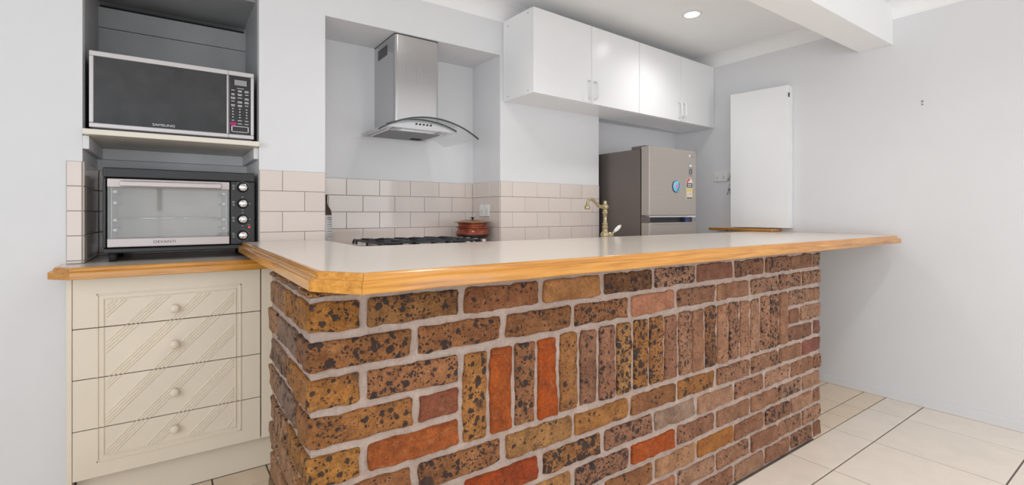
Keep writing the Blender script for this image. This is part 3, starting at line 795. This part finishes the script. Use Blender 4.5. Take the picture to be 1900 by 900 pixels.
# dark rim along the arched front
am_ = math.asin(bh/Rg)
MB().tube([(hc+Rg*math.sin(a), 2.4195, zc+Rg*math.cos(a)-.009) for a in [-am_+2*am_*i/24 for i in range(25)]], .0036, 6).build('body_rim', 'glass_edge', hd)
fp = MB().box(hc-bh+.03, hc+bh-.03, 2.49, 2.80, bz-.004, bz+.001).build('filter_frame', 'steel', hd, .001)
MB().box(hc-bh+.055, hc+bh-.055, 2.515, 2.78, bz-.006, bz-.003).build('grease_filter', 'filter', fp)
MB().box(hc+.06, hc+.12, 2.70, 2.74, bz-.009, bz-.005).build('filter_latch', 'rubber', fp)
for sx in (-1, 1): MB().lathe([(.026, -.0035), (.026, .002)], (hc+sx*.135, 2.455, bz-.001), 24).build('lamp_lens', 'mw_silver', hd)
for q in range(5): MB().lathe([(.0055, 0), (.005, .005), (.0001, .0055)], (hc+.005+(q-2)*.021, 2.42, 1.612), 14, 'y').build('push_button', 'glass_edge', hd)

# ------------------------------------------------------------------ cooktop
ck = thing('gas_cooktop', (1.06, 2.44, .958), 'stainless gas cooktop with black cast iron trivets in the recess', 'cooktop')
MB().box(0.79, 1.415, 2.17, 2.67, .9585, .965).build('steel_tray', 'steel', ck, .002)
for gi, gx in enumerate((.895, 1.08, 1.26)):
    g = MB(); x0, x1, y0, y1 = gx-.088, gx+.088, 2.20, 2.64; zt_ = .990
    def bar_(p, q, r=.0062): g.tube([p, q], r, 6)
    for x in (x0, x1):
        g.tube([(x, y0, .969), (x, y0, zt_-.012), (x, y0+.012, zt_), (x, y1-.012, zt_), (x, y1, zt_-.012), (x, y1, .969)], .0062, 6)
    for y in (y0+.05, (y0+y1)/2, y1-.05):
        g.tube([(x0, y, .969), (x0, y, zt_-.008), (x0+.01, y, zt_), (x1-.01, y, zt_), (x1, y, zt_-.008), (x1, y, .969)], .0062, 6)
    for yc in (2.31, 2.53):
        for an in range(4):
            a_ = PI/4+an*PI/2
            bar_((gx+.022*math.cos(a_), yc+.022*math.sin(a_), zt_+.004), (gx+.085*math.cos(a_), yc+.085*math.sin(a_), zt_+.004))
    g.build('trivet', 'iron', ck)
    for yc in ((2.31, 2.53) if gi != 1 else (2.42,)):
        bu = MB().lathe([(.045, 0), (.045, .008), (.036, .010), (.036, .016)], (gx, yc, .965), 24).build('burner', 'steel_bright', ck)
        MB().lathe([(.038, .016), (.040, .019), (.038, .024), (.0001, .026)], (gx, yc, .965), 24).build('burner_cap', 'iron', bu)
for q in range(5): MB().lathe([(.019, 0), (.019, .004), (.016, .005), (.014, .03), (.0001, .031)], (1.385, 2.24+q*.085, .965), 20).build('control_knob', 'steel_bright', ck)

# ------------------------------------------------------------------ pot, bottle, tap
pot = thing('lidded_pot', (1.528, 2.60, .958), 'round copper brown cooking pot with bronze lid beside the cooktop', 'pot')
pc_ = (1.528, 2.60, .9585)
MB().lathe([(.001, 0.0000), (.055, 0.0008), (.075, 0.0094), (.098, 0.0351), (.1045, 0.0468)], pc_, 40).build('pot_base', 'pot_base', pot)
bodyp = MB().lathe([(.104, 0.0456), (.1045, 0.0499), (.099, 0.0624), (.091, 0.0757), (.088, 0.0827), (.094, 0.0842), (.103, 0.0881), (.103, 0.0920), (.095, 0.0952), (.088, 0.0967), (.087, 0.1030), (.093, 0.1154), (.098, 0.1186)], pc_, 40).build('pot_body', 'copper', pot)
lidp = MB().lathe([(.113, 0.1186), (.116, 0.1201), (.105, 0.1232), (.075, 0.1310), (.035, 0.1365), (.0001, 0.1381)], pc_, 40).build('lid', 'pot_lid', pot)
MB().lathe([(.006, 0.1357), (.006, 0.1451), (.015, 0.1490), (.015, 0.1509), (.0001, 0.1521)], pc_, 20).build('lid_knob', 'pot_base', lidp)

bo = thing('bottle', (.688, 2.76, .958), 'slim dark glass bottle with white label at the splashback', 'bottle')
MB().lathe([(.001, 0), (.033, .0), (.035, .004), (.035, .175), (.031, .195), (.016, .218), (.0125, .235), (.0125, .268), (.0145, .269), (.0145, .276), (.0001, .2765)], (.688, 2.76, .9585), 28).build('glass_body', 'bottle_glass', bo)
MB().lathe([(.0354, .02), (.0354, .165)], (.688, 2.76, .9585), 28).build('paper_label', 'print_white', bo)
lb = MB()
for q in range(12):
    a_ = -1.2+.02*q
for q, (zz, hh) in enumerate(((.148, .006), (.138, .005), (.126, .003), (.112, .004), (.100, .003), (.088, .003), (.074, .004), (.06, .003), (.046, .004))):
    vs = []
    for i in range(5):
        a_ = -PI/2+.1+i*.22
        for z in (zz, zz+hh): vs.append((.688+.0357*math.cos(a_), 2.76+.0357*math.sin(a_), .9585+z))
    lb.add(vs, [(2*i, 2*i+2, 2*i+3, 2*i+1) for i in range(4)])
lb.build('label_print', 'print_grey', bo)

tp = thing('mixer_tap', (2.172, 2.10, .958), 'aged brass swan neck kitchen tap with white ceramic lever behind the bar', 'tap')
tc = (2.172, 2.10, .9585)
MB().lathe([(.030, 0), (.030, .006), (.024, .010), (.0225, .022), (.0285, .034), (.0285, .052), (.020, .060), (.016, .066), (.0155, .088), (.019, .091), (.019, .095), (.0135, .098), (.0135, .106), (.018, .108), (.018, .113), (.012, .117), (.0105, .145), (.013, .175), (.018, .178), (.018, .182), (.013, .186), (.013, .200),
            (.020, .204), (.0215, .214), (.020, .226), (.012, .231), (.0095, .236), (.0115, .242), (.0105, .250), (.0001, .253)], tc, 28).build('tap_body', 'brass', tp)
sp = [(0, .216), (-.035, .216), (-.062, .219), (-.085, .232), (-.105, .246), (-.125, .256), (-.142, .259), (-.158, .254), (-.170, .240), (-.176, .222)]
def catmull(P, n=6):
    out = []
    for i in range(len(P)-1):
        p0, p1, p2, p3 = P[max(i-1, 0)], P[i], P[i+1], P[min(i+2, len(P)-1)]
        for k in range(n):
            t = k/n
            out.append(tuple(.5*(2*p1[j]+(p2[j]-p0[j])*t+(2*p0[j]-5*p1[j]+4*p2[j]-p3[j])*t*t+(3*p1[j]-p0[j]-3*p2[j]+p3[j])*t**3) for j in range(len(p1))))
    return out+[tuple(P[-1])]
spp = [(tc[0]+x, tc[1]-.15*abs(x), tc[2]+z) for x, z in catmull(sp)]
MB().tube(spp, [.0115-.003*(i/len(spp)) for i in range(len(spp))], 14).build('spout', 'brass', tp)
e = spp[-1]
MB().lathe([(.009, .004), (.015, -.004), (.0165, -.014), (.0155, -.022), (.012, -.024), (.0001, -.024)], e, 20).build('spout_rose', 'brass', tp)
lv = MB().lathe([(.0001, .0), (.014, .0), (.017, .006), (.0185, .024), (.0225, .032), (.0225, .052), (.016, .058), (.0001, .060)], (tc[0], tc[1], tc[2]+.040), 24, 'x').build('lever_hub', 'brass', tp)
l0 = Vector((tc[0]+.055, tc[1]-.006, tc[2]+.050)); l1 = l0+Vector((.062, -.012, .050))
MB().tube([l0+(l1-l0)*t for t in (0, .1, .18, .24)], [.006, .006, .0085, .006], 12).build('lever_stem', 'brass', lv)
MB().tube([l0+(l1-l0)*t for t in (.22, .3, .55, .8, .95, 1.0)], [.006, .0085, .0125, .0115, .0075, .003], 14).build('ceramic_lever', 'ceramic', lv)
MB().tube([l0+(l1-l0)*t for t in (.97, 1.03, 1.09)], [.0065, .0075, .003], 12).build('lever_tip', 'brass', lv)

# power points
def outlet(name, label, c, axis, w_, h_, double=True):
    t = thing(name, c, label, 'power point', None)
    def bx(du0, du1, dz0, dz1, d0, d1, nm, mt, par, bev=0):
        m = MB()
        if axis == '-x': m.box(c[0]-d1, c[0]-d0, c[1]-du1, c[1]-du0, c[2]+dz0, c[2]+dz1)
        return m.build(nm, mt, par, bev)
    pl_ = bx(-w_/2, w_/2, -h_/2, h_/2, 0, .009, 'cover_plate', 'white_plastic', t, .003)
    for sx in ((-1, 1) if double else (.4,)):
        u = sx*w_*.24
        bx(u-.008, u+.008, h_*.18, h_*.36, .009, .012, 'switch', 'ceramic', pl_, .001)
        m = MB()
        for (du, dz) in ((-.006, .004), (.006, .004), (0, -.010)):
            m.box(c[0]-.0097, c[0]-.0088, c[1]-u-du-.0012, c[1]-u-du+.0012, c[2]-h_*.12+dz-.004, c[2]-h_*.12+dz+.004)
        m.build('socket_slots', 'print_dark', pl_)
    return t
outlet('power_point', 'white double power point on the tiled side of the cooktop recess', (HR-.0065, 2.655, 1.152), '-x', .115, .074)
outlet('power_point', 'white double power point on the wall beside the grey fridge', (RX-.0005, 2.216, 1.428), '-x', .118, .076)

# ------------------------------------------------------------------ wall cupboards
PH = math.atan(.042); UX, UY = 1.692, 2.195
def up(name, label, x0, x1, xm):
    t = thing(name, (UX+x0*math.cos(PH), UY+x0*math.sin(PH), 1.825), label, 'wall cupboard')
    L = x1-x0
    def lb_(mb, nm, mt, par=None, bev=0):
        o = mb.build(nm, mt, None, bev); o.parent = par or t; return o
    z0, z1 = 0, .492
    bx = MB().box(0, L, .019, .292, z0, z1)
    lb_(bx, 'carcass', 'gloss_white', None, .001)
    for i, (a, b) in enumerate(((0, xm-x0), (xm-x0, L))):
        d_ = lb_(MB().box(a+.0015, b-.0015, 0, .018, z0+.001, z1-.001), 'door', 'gloss_white', None, .0015)
        hx = (xm-x0)+(-.026 if i == 0 else .026); hz = .030
        hb_ = MB().tube([(hx, 0, hz), (hx, -.022, hz+.004), (hx, -.030, hz+.016), (hx, -.030, hz+.094), (hx, -.022, hz+.106), (hx, 0, hz+.110)], .0062, 10)
        lb_(hb_, 'handle', 'white_plastic', d_)
    t.rotation_euler = (0, 0, PH)
    return t, lb_
u1, f1 = up('wall_cupboard', 'white two door wall cupboard with visible plain side, next to the cooktop recess', 0, .954, .4805)
for (y, z) in ((.05, .02), (.24, .02), (.05, .47), (.24, .45)):
    f1(MB().lathe([(.004, -.0012), (.003, .001), (.0001, .0012)], (0, y, z), 10, 'x'), 'screw_cap', 'print_grey')
u2, f2 = up('wall_cupboard', 'white two door wall cupboard above the grey fridge, against the white wall', .955, 1.911, 1.446)

# ------------------------------------------------------------------ fridge
fx0, fx1, fy, fz = 2.562, 3.074, 2.083, 1.577
fg = thing('fridge', ((fx0+fx1)/2, 2.33, 0), 'taupe steel top freezer fridge with magnet and stickers in the niche', 'fridge')
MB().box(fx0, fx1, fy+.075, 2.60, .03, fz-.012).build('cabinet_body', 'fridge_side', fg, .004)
fd = MB().box(fx0, fx1, fy, fy+.068, 1.118, fz).build('freezer_door', 'fridge_front', fg, .006, 3)
MB().box(fx0+.004, fx1-.004, fy+.03, fy+.07, 1.072, 1.116).build('handle_recess', 'black', fg)
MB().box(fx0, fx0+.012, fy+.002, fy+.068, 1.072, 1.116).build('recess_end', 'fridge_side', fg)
MB().box(fx0+.002, fx1-.002, fy+.001, fy+.03, 1.108, 1.1175).build('chrome_trim', 'chrome', fd)
MB().box(fx0+.39, fx0+.44, fy+.004, fy+.031, 1.074, 1.107).build('door_latch', 'navy', fg)
ld = MB().box(fx0, fx1, fy, fy+.068, .06, 1.073).build('fridge_door', 'fridge_front', fg, .006, 3)
MB().box(fx0+.02, fx1-.003, fy-.002, fy+.01, 1.058, 1.072).build('grip_strip', 'steel_bright', ld, .002)
MB().box(fx0+.01, fx0+.09, fy+.04, fy+.16, fz-.013, fz+.010).build('hinge_cover', 'fridge_side', fg, .004)
for x in (fx0+.04, fx1-.04):
    for y in (fy+.1, 2.56): MB().lathe([(.018, 0), (.02, .031)], (x, y, 0.0005), 14).build('foot', 'rubber', fg)
# maker's mark and stickers near the right edge of the freezer door
lx = fx1-.075
MB().lathe([(.0105, 0), (.0105, .0008)], (lx, fy, 1.538), 24, 'y').build('round_mark', 'print_white', fd)
text('logo_text', 'LG', .018, (lx+.027, fy-.0008, 1.538), 'print_grey', fd)
s1 = MB().box(lx-.012, lx+.030, fy-.0008, fy, 1.395, 1.485).build('info_sticker', 'print_grey', fd)
MB().box(lx-.006, lx+.024, fy-.0014, fy-.0007, 1.462, 1.480).build('sticker_heading', 'print_white', s1)
ring = MB()
for q in range(12):
    a0, a1 = 2*PI*q/12, 2*PI*(q+1)/12
    ring.tube([(lx+.009+.013*math.cos(a0), fy-.001, 1.430+.016*math.sin(a0)), (lx+.009+.013*math.cos(a1), fy-.001, 1.430+.016*math.sin(a1))], .0022, 5)
ring.build('ring_symbol', 'print_dark', s1)
ex0, ex1, ez0, ez1 = lx-.040, lx+.030, 1.235, 1.385
mid = (ex0+ex1)/2; rad = (ex1-ex0)/2
arc = [(mid+rad*math.cos(a), ez1-rad+rad*math.sin(a)) for a in [PI*i/20 for i in range(21)]]
en = MB().prism_y([(ex0, ez0), (ex1, ez0)]+arc, fy-.0008, fy).build('energy_label', 'print_white', fd)
q0 = ez1-rad
ra = [(mid+rad*.92*math.cos(a), q0+rad*.92*math.sin(a)) for a in [PI*.42+PI*.58*i/12 for i in range(13)]]
rb = [(mid+rad*.42*math.cos(a), q0+rad*.42*math.sin(a)) for a in [PI-PI*.58*i/12 for i in range(13)]]
MB().prism_y(ra+rb, fy-.0014, fy-.0007).build('red_arc', 'red_print', en)
MB().box(ex0+.004, ex1-.004, fy-.0014, fy-.0007, q0-.034, q0-.002).build('dark_band', 'print_dark', en)
for q in range(2): MB().box(ex0+.014, ex1-.014, fy-.002, fy-.0013, q0-.015-q*.012, q0-.009-q*.012).build('band_print', 'print_white', en)
MB().box(ex0+.003, ex1-.003, fy-.0014, fy-.0007, ez0+.014, q0-.036).build('yellow_field', 'yellow_print', en)
MB().box(ex0+.013, ex1-.013, fy-.002, fy-.0013, ez0+.022, ez0+.050).build('number_box', 'print_white', en)
text('number_print', '216', .020, (mid, fy-.0022, ez0+.036), 'red_print', en)
MB().box(ex0+.003, ex1-.003, fy-.0014, fy-.0007, ez0+.003, ez0+.011).build('foot_band', 'print_dark', en)
mg = thing('fridge_magnet', (2.842, fy, 1.318), 'round light blue and pink magnet stuck on the fridge door', 'magnet')
mz, mxc = 1.318, 2.842
MB().lathe([(.041, 0), (.041, .004)], (mxc, fy, mz), 36, 'y').build('magnet_backing', 'navy', mg)
MB().lathe([(.038, .004), (.038, .006), (.036, .0065)], (mxc+.002, fy, mz), 36, 'y').build('magnet_face', 'blue_print', mg)
pk = MB()
for q in range(5):
    a_ = q*2*PI/5; pk.lathe([(.0075, .0064), (.0072, .0072)], (mxc+.002+.009*math.cos(a_), fy, mz+.002+.011*math.sin(a_)), 12, 'y')
pk.build('pink_blossom', 'pink_print', mg)
MB().tube([(mxc+.024, fy-.0068, mz+.026), (mxc+.027, fy-.0068, mz), (mxc+.018, fy-.0068, mz-.020), (mxc-.004, fy-.0068, mz-.034)], .0025, 6).build('dark_stroke', 'navy', mg)

# ------------------------------------------------------------------ shallow cupboard, ledge and small things on the right-hand wall
wc = thing('shallow_wall_cupboard', (3.575, 1.87, 1.03), 'flat white cupboard with door ajar on the plain white wall', 'wall cupboard')
MB().box(3.567, RX-.001, 1.668, 2.055, 1.03, 2.035).build('carcass', 'gloss_white', wc, .001)
dv = Vector((-.144, .9896)); p0 = Vector((3.558, 1.674)); p1 = p0+dv*.405; nv = Vector((-dv.y, dv.x))*-1*-1
th = .018; nn = Vector((dv.y, -dv.x))   # towards the wall (+x)
quad = [p0, p0+nn*th*.0+Vector((0, 0)), p1]
pl4 = [(p0.x, p0.y), (p0.x+.008, p0.y-.001), (p1.x+.018, p1.y+.003), (p1.x, p1.y)]
drw = MB().prism(pl4, 1.03, 2.04).build('door', 'gloss_white', wc, .001)
MB().box(3.5535, 3.566, 1.6725, 1.676, 1.955, 1.985).build('hinge', 'print_dark', drw)
lg = thing('timber_ledge', (3.5, 2.0, 1.003), 'low honey timber ledge under the flat white cupboard', 'ledge')
MB().box(3.46, RX-.001, 1.74, 2.235, 1.0042, 1.023).build('board', 'wood_y', lg, .005)
MB().lathe([(.012, 0), (.012, .002)], (3.4605, 2.08, 1.012), 16, 'x').build('dark_knot', 'print_dark', lg)
cb = MB().tube([(RX-.006, 2.155, 1.40), (RX-.02, 2.135, 1.42), (RX-.028, 2.105, 1.52), (RX-.03, 2.098, 1.62), (RX-.026, 2.098, 1.70), (RX-.014, 2.085, 1.735), (RX-.006, 2.07, 1.74)], .006, 10).build('power_cable', 'white_plastic')
tag(cb, 'white cable looping from the power point behind the flat cupboard', 'cable')
ky_ = thing('hanging_keys', (RX-.01, 2.12, 1.33), 'small bunch of keys hanging on a hook below the power point', 'keys')
MB().tube([(RX, 2.125, 1.357), (RX-.02, 2.125, 1.355), (RX-.028, 2.125, 1.362)], .003, 8).build('hook', 'key_metal', ky_)
MB().tube([(RX-.02+.0*math.cos(a), 2.125+.014*math.cos(a), 1.343+.014*math.sin(a)) for a in [2*PI*i/16 for i in range(17)]], .0015, 6).build('ring', 'key_metal', ky_)
for q, a_ in enumerate((-.5, 0, .45)):
    yk, zk = 2.125+.012*math.sin(a_), 1.331
    k_ = MB().lathe([(.010, -.001), (.010, .001)], (RX-.018-.003*q, yk+.008*math.sin(a_), zk-.008), 14, 'x').build('key', 'key_metal', ky_)
    MB().tube([(RX-.018-.003*q, yk+.015*math.sin(a_), zk-.014), (RX-.018-.003*q, yk+.046*math.sin(a_), zk-.050)], .003, 6).build('key_blade', 'key_metal', k_)
wp_ = MB().lathe([(.006, .0), (.005, -.004), (.0001, -.005)], (RX, .944, 1.79), 12, 'x').lathe([(.005, .0), (.004, -.003), (.0001, -.004)], (RX, .944, 1.772), 12, 'x').build('wall_plug', 'print_grey')
tag(wp_, 'tiny grey screw plug left in the plain white wall', 'wall plug')

# ------------------------------------------------------------------ downlights
def downlight(loc, label, power=58):
    t = thing('downlight', loc, label, 'downlight', 'downlights')
    MB().lathe([(.045, -.001), (.047, -.006), (.058, -.005), (.060, 0)], loc, 36).build('trim_ring', 'gloss_white', t)
    MB().lathe([(.0001, -.0068), (.042, -.0068), (.044, -.004)], loc, 36).build('lamp_face', 'lamp', t)
    l = bpy.data.lights.new('downlight_beam', 'SPOT'); l.energy = power; l.spot_size = 2.6; l.spot_blend = 1.0; l.shadow_soft_size = .045; l.color = (1, .985, .965)
    o = bpy.data.objects.new('downlight_beam', l); o.parent = t; o.location = (0, 0, -.02); COL.objects.link(o)
downlight((2.707, 1.864, CZ), 'round recessed downlight glowing in the ceiling in front of the white wall cupboards', 30)
for x, y, w_ in ((1.15, 1.75, 'over the worktop beside the cooktop recess'), (1.2, -.9, 'over the middle of the dining floor'), (-1.2, -.9, 'beside the side window'),
              (-.9, 1.1, 'in front of the wall left of the drawer unit'), (2.7, -.9, 'beside the plain white wall'), (2.55, .3, 'over the floor at the end of the bar'), (1.2, .25, 'in front of the brick bar')):
    downlight((x, y, CZ), 'round recessed ceiling downlight added out of view '+w_, 34 if x > 2.5 or y > 1.5 else 58)  # unseen lamps, added to brighten the floor, right wall and kitchen
